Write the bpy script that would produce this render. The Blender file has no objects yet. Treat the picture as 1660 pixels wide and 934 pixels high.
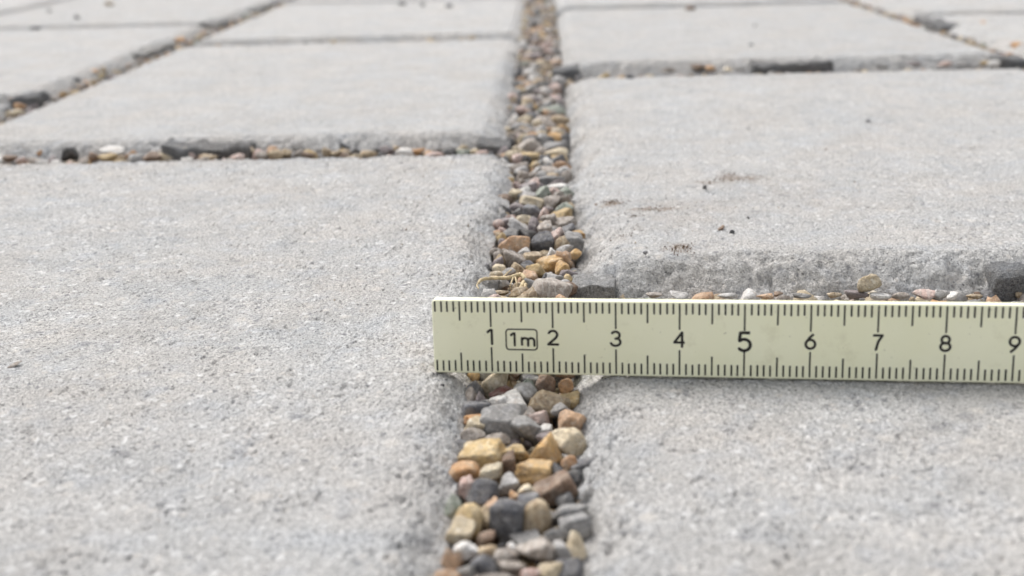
import bpy, bmesh, math, random
import numpy as np
from mathutils import Vector, Matrix, Euler

S = bpy.context.scene
COL = S.collection
CM = 0.01                                   # everything below is measured in centimetres

# ------------------------------------------------------------------ camera
YAW, PITCH, ROLL = -0.03379, 0.30923, 0.02772
CAM_H = 7.39
F_PX, CX, CY = 2000.0, 830.0, 467.0
_F = np.array([math.sin(YAW) * math.cos(PITCH), math.cos(YAW) * math.cos(PITCH), -math.sin(PITCH)])
_R0 = np.array([math.cos(YAW), -math.sin(YAW), 0.0])
_D0 = np.cross(_F, _R0)
_R = _R0 * math.cos(ROLL) + _D0 * math.sin(ROLL)
_D = -_R0 * math.sin(ROLL) + _D0 * math.cos(ROLL)
cam_data = bpy.data.cameras.new('camera')
cam = bpy.data.objects.new('camera', cam_data)
COL.objects.link(cam)
M = Matrix(((_R[0], -_D[0], -_F[0], 0), (_R[1], -_D[1], -_F[1], 0), (_R[2], -_D[2], -_F[2], CAM_H * CM), (0, 0, 0, 1)))
cam.matrix_world = M
cam_data.sensor_width = 36
cam_data.lens = 36 * F_PX / 1660
cam_data.clip_start = 0.004
cam_data.clip_end = 500
cam_data.dof.use_dof = True
cam_data.dof.focus_distance = 0.232
cam_data.dof.aperture_fstop = 23
S.camera = cam

# ------------------------------------------------------------------ light
SUN_EL, SUN_AZ = math.radians(53), math.radians(-36)   # azimuth clockwise from +Y: ahead and to the left
w = bpy.data.worlds.new('World')
S.world = w
w.use_nodes = True
nt = w.node_tree
nt.nodes.clear()
sky = nt.nodes.new('ShaderNodeTexSky')
sky.sky_type = 'NISHITA'
sky.sun_disc = False
sky.sun_elevation = SUN_EL
sky.sun_rotation = SUN_AZ
sky.air_density = 1.0
sky.dust_density = 3.0
hs = nt.nodes.new('ShaderNodeHueSaturation')
hs.inputs['Saturation'].default_value = 0.22           # a veil of cloud: nearly white sky
bg = nt.nodes.new('ShaderNodeBackground')
bg.inputs['Strength'].default_value = 0.13
out = nt.nodes.new('ShaderNodeOutputWorld')
nt.links.new(sky.outputs[0], hs.inputs['Color'])
nt.links.new(hs.outputs[0], bg.inputs['Color'])
nt.links.new(bg.outputs[0], out.inputs['Surface'])
sd = bpy.data.lights.new('sun', 'SUN')
sd.energy = 1.5
sd.angle = math.radians(36)
sd.color = (1.0, 0.975, 0.945)
sun = bpy.data.objects.new('sun', sd)
COL.objects.link(sun)
sun.location = (0, 0, 3)
sv = Vector((math.sin(SUN_AZ) * math.cos(SUN_EL), math.cos(SUN_AZ) * math.cos(SUN_EL), math.sin(SUN_EL)))
sun.rotation_euler = sv.to_track_quat('Z', 'Y').to_euler()
S.view_settings.view_transform = 'Standard'
S.view_settings.look = 'None'
S.view_settings.gamma = 1
S.view_settings.exposure = 0.77

rng = np.random.default_rng(11)

# ------------------------------------------------------------------ helpers
def ray(px, py):
    return (px - CX) / F_PX * _R + (py - CY) / F_PX * _D + _F

def at_z(px, py, z):
    """the point (cm) at height z seen at photo pixel px, py"""
    d = ray(px, py)
    t = (z - CAM_H) / d[2]
    return np.array([0, 0, CAM_H]) + d * t, t

def _hash(ix, iy, seed):
    h = (ix.astype(np.int64) * 374761393 + iy.astype(np.int64) * 668265263 + seed * 1442695041) & 0xFFFFFFFF
    h = ((h ^ (h >> 13)) * 1274126177) & 0xFFFFFFFF
    h = ((h ^ (h >> 16)) * 2246822519) & 0xFFFFFFFF
    return ((h ^ (h >> 15)) & 0xFFFFFF) / float(0x1000000)

def noise2(x, y, seed=0):
    """gradient noise, about -1..1"""
    x0, y0 = np.floor(x), np.floor(y)
    fx, fy = x - x0, y - y0
    ux, uy = fx * fx * fx * (fx * (fx * 6 - 15) + 10), fy * fy * fy * (fy * (fy * 6 - 15) + 10)
    def g(dx, dy):
        a = _hash(x0 + dx, y0 + dy, seed) * 2 * np.pi
        return np.cos(a) * (fx - dx) + np.sin(a) * (fy - dy)
    a, b, c, d = g(0, 0), g(1, 0), g(0, 1), g(1, 1)
    return 1.5 * (a + (b - a) * ux + (c - a) * uy + (a - b - c + d) * ux * uy)

def sstep(a, b, x):
    t = np.clip((x - a) / (b - a), 0, 1)
    return t * t * (3 - 2 * t)

def link(name, me, mat=None, parent=None, loc=None, **props):
    if mat is not None:
        for m in (mat if isinstance(mat, (list, tuple)) else [mat]):
            me.materials.append(m)
    o = bpy.data.objects.new(name, me)
    COL.objects.link(o)
    if parent is not None:
        o.parent = parent
    if loc is not None:
        o.location = [c * CM for c in loc]
    for k, v in props.items():
        o[k] = v
    return o

def mesh_np(name, v, f, smooth=True):
    """verts (n,3) in cm, faces (m,k) all of one size"""
    me = bpy.data.meshes.new(name)
    v = np.asarray(v, float) * CM
    f = np.asarray(f, np.int32)
    k = f.shape[1]
    me.vertices.add(len(v)); me.vertices.foreach_set('co', v.astype(np.float32).ravel())
    me.loops.add(f.size); me.loops.foreach_set('vertex_index', f.ravel())
    me.polygons.add(len(f))
    me.polygons.foreach_set('loop_start', np.arange(0, f.size, k, dtype=np.int32))
    me.polygons.foreach_set('use_smooth', np.full(len(f), smooth))
    me.update(calc_edges=True)
    return me

# ------------------------------------------------------------------ materials
class N:
    """a small node-tree writer"""
    def __init__(s, name):
        s.m = bpy.data.materials.new(name)
        s.m.use_nodes = True
        s.t = s.m.node_tree
        s.b = s.t.nodes['Principled BSDF']
    def node(s, typ, ins=None, **kw):
        n = s.t.nodes.new(typ)
        for k, v in kw.items(): setattr(n, k, v)
        for k, v in (ins or {}).items(): s.put(n.inputs[k], v)
        return n
    def put(s, sock, v):
        if isinstance(v, bpy.types.NodeSocket): s.t.links.new(v, sock)
        else: sock.default_value = v
    def noise(s, vec, scale, detail=2, rough=0.5, dist=0.0):
        return s.node('ShaderNodeTexNoise', {'Vector': vec, 'Scale': scale, 'Detail': detail, 'Roughness': rough, 'Distortion': dist}).outputs['Fac']
    def ramp(s, fac, *stops):
        n = s.node('ShaderNodeValToRGB', {'Fac': fac})
        e = n.color_ramp.elements
        while len(e) < len(stops): e.new(0.5)
        for i, (p, c) in enumerate(stops):
            e[i].position = p
            e[i].color = (c, c, c, 1) if isinstance(c, (int, float)) else (*c, 1)
        return n.outputs['Color']
    def mix(s, fac, a, b, mode='MIX'):
        n = s.node('ShaderNodeMix', data_type='RGBA', blend_type=mode)
        s.put(n.inputs['Factor'], fac)
        for sock, v in ((n.inputs[6], a), (n.inputs[7], b)):
            s.put(sock, (*v, 1) if isinstance(v, tuple) and len(v) == 3 else v)
        return n.outputs[2]
    def math(s, op, a, b=0.0, c=0.0):
        n = s.node('ShaderNodeMath', operation=op)
        for i, v in enumerate((a, b, c)): s.put(n.inputs[i], v)
        return n.outputs[0]
    def bump(s, h, strength, dist, normal=None):
        n = s.node('ShaderNodeBump', {'Height': h, 'Strength': strength, 'Distance': dist})
        if normal is not None: s.put(n.inputs['Normal'], normal)
        return n.outputs['Normal']

def pos_cm(n):
    g = n.node('ShaderNodeNewGeometry')
    return n.node('ShaderNodeVectorMath', {0: g.outputs['Position'], 'Scale': 100.0}, operation='SCALE').outputs['Vector']

def concrete(name, lo, hi, soil=True):
    n = N(name)
    p = pos_cm(n)
    warp = n.noise(p, 0.35, 3, 0.55)
    grain = n.noise(p, 15.5, 4, 0.8)
    fine = n.noise(p, 30.0, 2, 0.6)
    g = n.math('ADD', n.math('MULTIPLY', grain, 0.55), n.math('MULTIPLY', fine, 0.45))
    worn = n.ramp(n.noise(p, 0.8, 5, 0.7, 1.0), (0.36, 0.62), (0.60, 1.05))                    # polished and open patches
    g = n.math('ADD', n.math('MULTIPLY', n.math('SUBTRACT', g, 0.5), worn), 0.505)
    c = n.mix(n.ramp(g, (0.40, 0.0), (0.60, 1.0)), lo, hi)
    crevice_shade = n.noise(p, 15.0, 3, 0.7, 0.6)
    c = n.mix(n.ramp(crevice_shade, (0.33, 0.9), (0.41, 0.0)), c, tuple(k * 0.42 for k in lo))      # dark specks: the shade of fine crevices put into the colour
    # broad cool and warm clouds in the cement
    c = n.mix(n.ramp(warp, (0.35, 0.0), (0.65, 1.0)), c, n.mix(1.0, c, (1.035, 0.995, 0.955), 'MULTIPLY'))
    tone = n.noise(p, 0.6, 6, 0.7, 0.6)
    c = n.mix(1.0, c, n.ramp(tone, (0.32, 0.88), (0.68, 1.07)), 'MULTIPLY')
    c = n.mix(n.ramp(n.noise(p, 2.3, 5, 0.7, 1.2), (0.60, 0.0), (0.72, 0.55)), c, tuple(k * t for k, t in zip(hi, (1.06, 1.0, 0.93))))    # pale lime bloom
    cool = n.noise(p, 1.7, 2, 0.5)
    c = n.mix(n.ramp(cool, (0.5, 0.0), (0.72, 0.7)), c, n.mix(1.0, c, (0.93, 0.965, 1.02), 'MULTIPLY'))
    # single sand grains of other colours
    vo = n.node('ShaderNodeTexVoronoi', {'Vector': p, 'Scale': 7.0, 'Randomness': 1.0})
    cell = n.node('ShaderNodeSeparateColor', {'Color': vo.outputs['Color']})
    near = n.ramp(vo.outputs['Distance'], (0.30, 1.0), (0.50, 0.0))
    def grains(sock, a, b, col, k):
        m = n.math('MULTIPLY', n.ramp(cell.outputs[sock], (a, 0.0), (b, 1.0)), near)
        return n.mix(n.math('MULTIPLY', m, k), c, col)
    c = grains('Red', 0.93, 0.95, tuple(k * t for k, t in zip(hi, (1.10, 1.0, 0.90))), 0.25)
    c = grains('Green', 0.945, 0.96, tuple(k * t for k, t in zip(lo, (0.45, 0.47, 0.54))), 0.5)
    c = grains('Blue', 0.93, 0.95, tuple(k * 1.25 for k in hi), 0.45)
    vo2 = n.node('ShaderNodeTexVoronoi', {'Vector': p, 'Scale': 2.6, 'Randomness': 1.0})
    cell2 = n.node('ShaderNodeSeparateColor', {'Color': vo2.outputs['Color']})
    near2 = n.ramp(vo2.outputs['Distance'], (0.22, 1.0), (0.42, 0.0))
    c = n.mix(n.math('MULTIPLY', n.math('MULTIPLY', n.ramp(cell2.outputs['Red'], (0.93, 0.0), (0.95, 1.0)), near2), 0.35), c, tuple(k * t for k, t in zip(hi, (1.06, 0.99, 0.91))))
    c = n.mix(n.math('MULTIPLY', n.math('MULTIPLY', n.ramp(cell2.outputs['Green'], (0.95, 0.0), (0.97, 1.0)), near2), 0.35), c, tuple(k * t for k, t in zip(lo, (0.5, 0.52, 0.6))))
    oi = n.node('ShaderNodeObjectInfo')
    c = n.node('ShaderNodeHueSaturation', {'Color': c, 'Value': n.math('ADD', 0.95, n.math('MULTIPLY', oi.outputs['Random'], 0.09))}).outputs[0]   # each stone its own batch
    if soil:
        a = n.node('ShaderNodeAttribute', attribute_name='soil')
        m = n.math('MULTIPLY', a.outputs['Fac'], n.ramp(n.noise(p, 16.0, 4, 0.8), (0.40, 0.08), (0.58, 0.9)))
        c = n.mix(m, c, (0.21, 0.125, 0.06))
    n.put(n.b.inputs['Base Color'], c)
    n.put(n.b.inputs['Roughness'], 0.93)
    n.put(n.b.inputs['Specular IOR Level'], 0.2)
    h = n.math('ADD', n.math('MULTIPLY', n.noise(p, 17.0, 3, 0.7), 1.0), n.math('MULTIPLY', n.noise(p, 40.0, 2, 0.6), 0.5))
    n.put(n.b.inputs['Normal'], n.bump(h, 1.0, 0.0007))
    return n.m

MAT_PAVER = concrete('paver_concrete', (0.275, 0.273, 0.269), (0.69, 0.685, 0.672))
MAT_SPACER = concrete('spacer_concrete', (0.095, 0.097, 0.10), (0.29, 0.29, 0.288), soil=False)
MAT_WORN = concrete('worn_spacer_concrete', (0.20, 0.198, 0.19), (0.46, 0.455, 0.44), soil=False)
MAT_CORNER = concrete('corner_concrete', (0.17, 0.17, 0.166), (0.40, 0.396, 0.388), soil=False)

def stone(name, a, b, spots=None, gloss=0.62, stripes=False):
    n = N(name)
    tc = n.node('ShaderNodeTexCoord')
    oi = n.node('ShaderNodeObjectInfo')
    off = n.node('ShaderNodeVectorMath', {0: tc.outputs['Object'], 'Scale': 100.0}, operation='SCALE').outputs['Vector']
    sh = n.node('ShaderNodeCombineXYZ', {0: n.math('MULTIPLY', oi.outputs['Random'], 91.0), 1: n.math('MULTIPLY', oi.outputs['Random'], 37.0)})
    p = n.node('ShaderNodeVectorMath', {0: off, 1: sh.outputs[0]}, operation='ADD').outputs['Vector']
    big = n.noise(p, 3.2, 3, 0.6, 0.6)
    c = n.mix(n.ramp(big, (0.34, 0.0), (0.66, 1.0)), a, b)
    fine = n.noise(p, 17.0, 3, 0.7)
    c = n.mix(0.8, c, n.ramp(fine, (0.3, 0.55), (0.7, 1.4)), 'MULTIPLY')
    n2 = n.noise(p, 9.0, 2, 0.5)
    if spots:
        c = n.mix(n.ramp(n2, (0.60, 0.0), (0.68, 0.75)), c, spots)
    if stripes:
        wv = n.node('ShaderNodeTexWave', {'Vector': p, 'Scale': 2.2, 'Distortion': 5.0, 'Detail': 2.0, 'Detail Scale': 2.0})
        c = n.mix(n.math('MULTIPLY', n.ramp(wv.outputs['Fac'], (0.72, 0.0), (0.95, 1.0)), 0.5), c, spots or b)
    c = n.mix(n.math('MULTIPLY', n.ramp(n.noise(p, 5.5, 4, 0.75, 0.8), (0.42, 0.0), (0.70, 1.0)), 0.42), c, (0.42, 0.39, 0.345))      # stone dust
    bri = n.math('ADD', 0.86, n.math('MULTIPLY', oi.outputs['Random'], 0.28))
    hsv = n.node('ShaderNodeHueSaturation', {'Color': c, 'Value': bri})
    n.put(n.b.inputs['Base Color'], hsv.outputs[0])
    n.put(n.b.inputs['Roughness'], n.math('ADD', gloss, n.math('MULTIPLY', fine, 0.2)))
    n.put(n.b.inputs['Specular IOR Level'], 0.35)
    h = n.math('ADD', n.noise(p, 8.0, 4, 0.65), n.math('MULTIPLY', n.noise(p, 30.0, 2, 0.6), 0.35))
    n.put(n.b.inputs['Normal'], n.bump(h, 0.8, 0.0007))
    return n.m

#            name of colour    dark tone              light tone            spots
PAL = {
 'cream':      ((0.42, 0.33, 0.21), (0.62, 0.53, 0.38), (0.70, 0.64, 0.52)),
 'tan':        ((0.27, 0.19, 0.11), (0.44, 0.34, 0.22), (0.52, 0.43, 0.30)),
 'ochre':      ((0.40, 0.23, 0.085), (0.56, 0.37, 0.165), (0.62, 0.47, 0.28)),
 'orange':     ((0.42, 0.215, 0.09), (0.57, 0.34, 0.17), (0.63, 0.48, 0.31)),
 'golden':     ((0.40, 0.27, 0.115), (0.56, 0.42, 0.22), (0.62, 0.52, 0.34)),
 'peach':      ((0.44, 0.26, 0.15), (0.57, 0.38, 0.24), (0.62, 0.50, 0.38)),
 'pink':       ((0.40, 0.27, 0.23), (0.56, 0.42, 0.37), (0.62, 0.54, 0.50)),
 'brown':      ((0.15, 0.095, 0.062), (0.27, 0.18, 0.125), (0.33, 0.25, 0.18)),
 'red-brown':  ((0.10, 0.035, 0.028), (0.19, 0.075, 0.06), (0.24, 0.13, 0.10)),
 'white':      ((0.58, 0.55, 0.51), (0.74, 0.72, 0.69), (0.55, 0.48, 0.42)),
 'pale grey':  ((0.33, 0.315, 0.30), (0.50, 0.485, 0.47), (0.62, 0.60, 0.58)),
 'grey':       ((0.155, 0.15, 0.148), (0.26, 0.255, 0.25), (0.36, 0.35, 0.34)),
 'taupe':      ((0.22, 0.185, 0.155), (0.36, 0.31, 0.27), (0.46, 0.42, 0.38)),
 'mauve':      ((0.20, 0.165, 0.165), (0.31, 0.265, 0.265), (0.42, 0.38, 0.38)),
 'dark grey':  ((0.07, 0.07, 0.077), (0.15, 0.15, 0.16), (0.24, 0.24, 0.25)),
 'black':      ((0.018, 0.019, 0.022), (0.05, 0.051, 0.056), (0.12, 0.12, 0.12)),
 'green-grey': ((0.20, 0.23, 0.185), (0.34, 0.37, 0.31), (0.48, 0.49, 0.43)),
}
STONE = {k: stone('stone_' + k.replace(' ', '_').replace('-', '_'), *v, stripes=(k in ('tan', 'pink', 'green-grey', 'taupe'))) for k, v in PAL.items()}
COLOURS = list(PAL)

def plain(name, col, rough=0.6, spec=0.3, noise=0.0, scale=6.0, bump=0.0):
    n = N(name)
    p = pos_cm(n)
    c = (*col, 1)
    if noise:
        f = n.noise(p, scale, 3, 0.6)
        c = n.mix(1.0, c, n.ramp(f, (0.3, 1 - noise), (0.7, 1 + noise * 0.6)), 'MULTIPLY')
    n.put(n.b.inputs['Base Color'], c)
    n.put(n.b.inputs['Roughness'], rough)
    n.put(n.b.inputs['Specular IOR Level'], spec)
    if bump:
        n.put(n.b.inputs['Normal'], n.bump(n.noise(p, scale * 3, 3, 0.6), bump, 0.0003))
    return n.m

MAT_BED = plain('sand_bed', (0.13, 0.115, 0.095), 0.95, 0.1, 0.4, 5, 0.8)
MAT_GROUND = plain('ground_earth', (0.30, 0.29, 0.27), 0.95, 0.1, 0.25, 0.2, 0.3)
_n = N('worn_print')
_n.put(_n.b.inputs['Base Color'], _n.mix(_n.ramp(_n.noise(pos_cm(_n), 7.0, 4, 0.75), (0.58, 0.0), (0.76, 0.6)), (0.012, 0.010, 0.008), (0.36, 0.34, 0.23)))
_n.put(_n.b.inputs['Roughness'], 0.55)
MAT_PRINT = _n.m
MAT_STRAW = plain('straw', (0.62, 0.50, 0.31), 0.7, 0.25, 0.35, 9, 0.5)
MAT_SOIL = plain('soil', (0.13, 0.085, 0.05), 0.95, 0.1, 0.4, 8)

def ruler_mat():
    n = N('ruler_plastic')
    p = pos_cm(n)
    c = n.mix(n.ramp(n.noise(p, 0.6, 3, 0.6), (0.35, 0.0), (0.65, 1.0)), (0.87, 0.855, 0.605), (0.90, 0.885, 0.655))
    c = n.mix(n.ramp(n.noise(p, 1.6, 5, 0.75), (0.56, 0.0), (0.72, 0.45)), c, (0.64, 0.60, 0.40))
    c = n.mix(n.ramp(n.noise(p, 16.0, 2, 0.6), (0.70, 0.0), (0.76, 0.5)), c, (0.28, 0.25, 0.17))   # specks of dirt
    n.put(n.b.inputs['Base Color'], c)
    n.put(n.b.inputs['Roughness'], n.math('ADD', 0.42, n.math('MULTIPLY', n.noise(p, 3.0, 3, 0.6), 0.22)))
    n.put(n.b.inputs['Specular IOR Level'], 0.4)
    n.put(n.b.inputs['Normal'], n.bump(n.noise(p, 4.0, 4, 0.6), 0.12, 0.0004))
    return n.m
MAT_RULER = ruler_mat()

# ------------------------------------------------------------------ the setting
def sheet(name, x0, y0, x1, y1, z, mat, parent=None, **props):
    me = bpy.data.meshes.new(name)
    me.from_pydata([(x * CM, y * CM, z * CM) for x, y in ((x0, y0), (x1, y0), (x1, y1), (x0, y1))], [], [(0, 1, 2, 3)])
    return link(name, me, mat, parent, **props)

sheet('ground', -20000, -20000, 20000, 20000, -2.9, MAT_GROUND, kind='structure')
pavement = sheet('pavement', -64, -10, 64, 135, -1.6, MAT_BED, kind='structure')

# soil smears on the paver beyond the rule, at photo positions: centre, half sizes in cm, strength
SOIL = [(990, 328, 0.40, 0.34, 1.0), (1066, 339, 0.85, 0.34, 0.85), (1025, 350, 0.4, 0.25, 0.3), (1195, 288, 0.95, 0.6, 0.8), (1150, 296, 0.5, 0.35, 0.4),
        (1102, 402, 0.45, 0.55, 0.8), (1010, 382, 0.5, 0.4, 0.25), (1290, 320, 1.8, 1.6, 0.22), (1120, 345, 2.6, 2.4, 0.22), (470, 608, 0.25, 0.1, 0.3)]
SOIL_W = [(*at_z(a, b, 0)[0][:2], c, d, e) for a, b, c, d, e in SOIL]

def steps(a, b, fn):
    """grid lines from a to b with local spacing fn(t)"""
    r = [a]
    while r[-1] < b:
        r.append(r[-1] + fn(r[-1]))
    k = (b - a) / (r[-1] - a)
    return a + (np.array(r) - a) * k

K_X, K_Y = 0.0017, 0.0027                    # spacing as a share of the distance
def paver(x0, y0, x1, y1, nubs=(), wob=0.0, tilt=(0, 0, 0), seed=1, fine=True, ch=(0.75, 0.5), chip=0.22):
    """one paving stone with a rounded, rough arris, sides and relief; nubs: (side, centre, half length, out)"""
    def fx(x):
        if not fine: return 0.5
        inside = abs(x) / 0.43
        return K_X * max(11.5, inside, y0)
    def fy(y):
        if not fine: return 0.6
        return 0.4 if y < 11 else K_Y * y
    xs, ys = steps(x0, x1, fx), steps(y0, y1, fy)
    # extra lines across the arrises
    def extra(a, lines, s):
        add = a + s * np.array([0.0, 0.04, 0.09, 0.15, 0.22, 0.3, 0.4, 0.5, 0.62, 0.75, 0.9, 1.1])
        return np.unique(np.concatenate([lines, add]))
    for a, s in ((x0, 1), (x1, -1)): xs = extra(a, xs, s)
    for a, s in ((y0, 1), (y1, -1)): ys = extra(a, ys, s)
    def thin(l, m):
        k = [l[0]]
        for v in l[1:-1]:
            if v - k[-1] > m and l[-1] - v > m: k.append(v)
        k.append(l[-1]); return np.array(k)
    xs, ys = thin(xs, 0.012), thin(ys, 0.012)
    X, Y = np.meshgrid(xs, ys)
    nx, ny = len(xs), len(ys)
    dl, dr, df, db = X - x0, x1 - X, Y - y0, y1 - Y
    # rounded rectangle distance to the outline
    def smin(a, b, k=0.5):
        h = np.clip(0.5 + 0.5 * (b - a) / k, 0, 1)
        return b + (a - b) * h - k * h * (1 - h)
    d = smin(smin(dl, dr), smin(df, db))
    e = noise2(X * 0.8, Y * 0.8, seed + 5) * 0.12 + noise2(X * 2.7, Y * 2.7, seed + 6) * 0.07     # arris wanders
    e = e - chip * 0.30 * sstep(0.28, 0.6, noise2(X * 1.25, Y * 1.25, seed + 41)) - chip * 0.16 * sstep(0.3, 0.6, noise2(X * 3.6, Y * 3.6, seed + 42))   # and is chipped
    wd, dp = ch
    u = np.clip((d + e * sstep(0, 0.3, d) + 0.02) / wd, 0, 1)
    z = -dp * (1 - u) ** 1.9
    edge = sstep(1.25, 0.25, d)
    # the relief is sampled along the slope of the arris, so that it does not smear on the steep faces
    SX = X + 2.2 * z * np.where(dl < dr, 1, -1) * (np.minimum(dl, dr) < np.minimum(df, db)) + 0.9 * z
    SY = Y + 2.2 * z * np.where(df < db, 1, -1) * (np.minimum(df, db) <= np.minimum(dl, dr)) + 0.7 * z
    lum = noise2(X * 0.21, Y * 0.21, seed + 8) * 0.03
    med = noise2(SX * 1.9, SY * 1.9, seed + 1) * 0.012
    g1 = noise2(SX * 6.5, SY * 6.5, seed + 2)
    g2 = noise2(SX * 13.0, SY * 13.0, seed + 3)
    g3 = noise2(SX * 3.4, SY * 3.4, seed + 4)
    g4 = noise2(SX * 8.0 + 3.1, SY * 8.0, seed + 31) * (0.55 + 0.75 * sstep(-0.1, 0.5, noise2(SX * 1.3, SY * 1.3, seed + 35)))
    g5 = noise2(SX * 21.0, SY * 21.0, seed + 33)
    rel = lum + med * (1 + 3 * edge) + (g1 * 0.010 + g2 * 0.016 + g5 * 0.010) * (1 + 1.2 * edge) - 0.06 * sstep(0.45, 0.85, g3) * (0.3 + 1.2 * edge) - 0.06 * sstep(0.40, 0.75, g4) * (0.8 + 0.8 * edge)
    z = z + rel * sstep(-0.05, 0.15, d)
    # plan: pull the outline in and out
    Xn, Yn = X.copy(), Y.copy()
    wl = noise2(Y * 0.9, Y * 0 + 3.3, seed + 11) * 0.05 + noise2(Y * 3.1, Y * 0 + 1.1, seed + 12) * 0.03 + wob
    wf = noise2(X * 0.9, X * 0 + 7.7, seed + 13) * 0.05 + noise2(X * 3.1, X * 0 + 2.1, seed + 14) * 0.03
    Xn += wl * (sstep(2.0, 0, dl) - sstep(2.0, 0, dr))
    Yn += wf * (sstep(2.0, 0, df) - sstep(2.0, 0, db))
    for side, c, hl, o in nubs:
        if side in 'LR':
            b = sstep(hl + 0.25, hl - 0.25, np.abs(Y - c)) * o
            Xn += (b * sstep(1.6, 0, dl) * -1) if side == 'L' else b * sstep(1.6, 0, dr)
        else:
            b = sstep(hl + 0.25, hl - 0.25, np.abs(X - c)) * o
            Yn += (b * sstep(1.6, 0, df) * -1) if side == 'F' else b * sstep(1.6, 0, db)
    z = z + tilt[0] + tilt[1] * (X - (x0 + x1) / 2) + tilt[2] * (Y - (y0 + y1) / 2)
    cx, cy = (x0 + x1) / 2, (y0 + y1) / 2
    V = np.stack([Xn - cx, Yn - cy, z], -1).reshape(-1, 3)
    idx = np.arange(nx * ny).reshape(ny, nx)
    q = np.stack([idx[:-1, :-1], idx[:-1, 1:], idx[1:, 1:], idx[1:, :-1]], -1).reshape(-1, 4)
    ring = np.concatenate([idx[0, :], idx[1:, -1], idx[-1, -2::-1], idx[-2:0:-1, 0]])
    allv, allq = [V], [q]
    prev = ring; base = len(V)
    P = V[ring]
    cen = np.array([0, 0, 0])
    for k, zz in enumerate((-0.06, -0.16, -0.3, -0.5, -0.8, -2.4)):
        L = P.copy()
        n1 = noise2(P[:, 0] * 5 + P[:, 1] * 4.3, np.full(len(P), zz * 7.0), seed + 21) * 0.03
        r = np.linalg.norm(P[:, :2], axis=1, keepdims=True)
        L[:, :2] += P[:, :2] / r * n1[:, None]
        L[:, 2] = P[:, 2] + zz
        new = np.arange(base, base + len(ring)); base += len(ring)
        allv.append(L)
        allq.append(np.stack([np.roll(prev, -1), prev, new, np.roll(new, -1)], -1))
        prev = new
    V2 = np.concatenate(allv)
    me = mesh_np('paving_stone', V2, np.concatenate(allq))
    so = np.zeros(len(V2))
    for sx, sy, a, b, s in SOIL_W:
        if x0 - 2 < sx < x1 + 2 and y0 - 2 < sy < y1 + 2:
            r = np.hypot((V2[:, 0] + cx - sx) / a, (V2[:, 1] + cy - sy) / b) + 0.6 * noise2(V2[:, 0] * 2.2, V2[:, 1] * 1.6, 77) + 0.3 * noise2(V2[:, 0] * 6, V2[:, 1] * 6, 78)
            so = np.maximum(so, s * sstep(1.05, 0.0, r))
    at = me.attributes.new('soil', 'FLOAT', 'POINT')
    at.data.foreach_set('value', so.astype(np.float32))
    return link('paving_stone', me, MAT_PAVER, pavement, (cx, cy, 0))

def spacer(st, x0, y0, x1, y1, ztop, seed, mat=None, mess=0.11, bev=1.5):
    """a cast nub on the side of a stone that keeps the joint open: a rough bevelled block"""
    bm = bmesh.new()
    z0 = -2.2
    c = [(x0, y0), (x1, y0), (x1, y1), (x0, y1)]
    lo = [bm.verts.new((x, y, z0)) for x, y in c]
    hi = [bm.verts.new((x, y, ztop)) for x, y in c]
    bm.faces.new(hi); bm.faces.new(lo[::-1])
    for i in range(4): bm.faces.new((lo[i], lo[(i + 1) % 4], hi[(i + 1) % 4], hi[i]))
    bmesh.ops.bevel(bm, geom=bm.edges[:], offset=min(0.06, (x1 - x0) * 0.2, (y1 - y0) * 0.2) * bev, segments=3, affect='EDGES', profile=0.6)
    bmesh.ops.triangulate(bm, faces=bm.faces[:])
    for _ in range(3):
        long = [e for e in bm.edges if e.calc_length() > 0.16 and max(v.co.z for v in e.verts) > -0.9]
        if long: bmesh.ops.subdivide_edges(bm, edges=long, cuts=1)
        bmesh.ops.triangulate(bm, faces=bm.faces[:])
    sx, sy = st.location.x / CM, st.location.y / CM
    for v in bm.verts:
        x, y, z = v.co
        k = float(noise2(np.array([x * 2.6 + z]), np.array([y * 2.6 + z * 2.1]), seed)[0]) * mess * 0.7 + float(noise2(np.array([x * 7 + z * 3]), np.array([y * 7 + z * 5.1]), seed + 1)[0]) * 0.03
        zt = float(noise2(np.array([x * 1.1 + 5]), np.array([y * 1.1]), seed + 2)[0]) * mess if z > -1.2 else 0.0
        z = z + zt
        v.co = ((x + k - sx) * CM, (y + k - sy) * CM, (z + k * (1 if z > -1.5 else 0)) * CM)
    me = bpy.data.meshes.new('spacer')
    for f in bm.faces: f.smooth = True
    bm.to_mesh(me); bm.free()
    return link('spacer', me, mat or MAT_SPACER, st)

# columns of stones: left of the joint, right of it, and the outer ones
XL = (-20.15, -1.32); XR = (0.56, 20.35); XOL = (-39.7, -21.35); XOR = (21.65, 40.6); XOO = (-60, -40.9); XOX = (41.8, 61)
L1 = paver(XL[0], 5.6, XL[1], 36.75, nubs=(('R', 32.2, 3.2, 0.24),), seed=101, ch=(0.6, 0.36))
L2 = paver(XL[0], 38.8, XL[1], 67.7, nubs=(('R', 64, 1.8, 0.3),), seed=131, ch=(1.0, 0.6), tilt=(0.05, 0, -0.0035))
L3 = paver(XL[0], 69.9, XL[1], 93.6, seed=151, ch=(0.95, 0.5))
R1 = paver(0.25, -7.5, XR[1], 21.4, seed=201, tilt=(0.10, 0.0115, 0))
R2 = paver(XR[0], 24.3, XR[1], 52.6, nubs=(('L', 32.6, 1.7, 0.3),), seed=231, ch=(1.1, 0.78), chip=0.5)
R3 = paver(XR[0], 54.4, XR[1], 83.6, seed=251, ch=(1.0, 0.65), tilt=(0.10, 0, -0.007))
OL1 = paver(XOL[0], 50.4, XOL[1], 79.2, seed=301)
OL2 = paver(XOL[0], 80.6, XOL[1], 109, seed=331)
OR1 = paver(XOR[0], 45.0, XOR[1], 74.2, seed=401)
OR2 = paver(XOR[0], 75.6, XOR[1], 104, seed=431)
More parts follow.
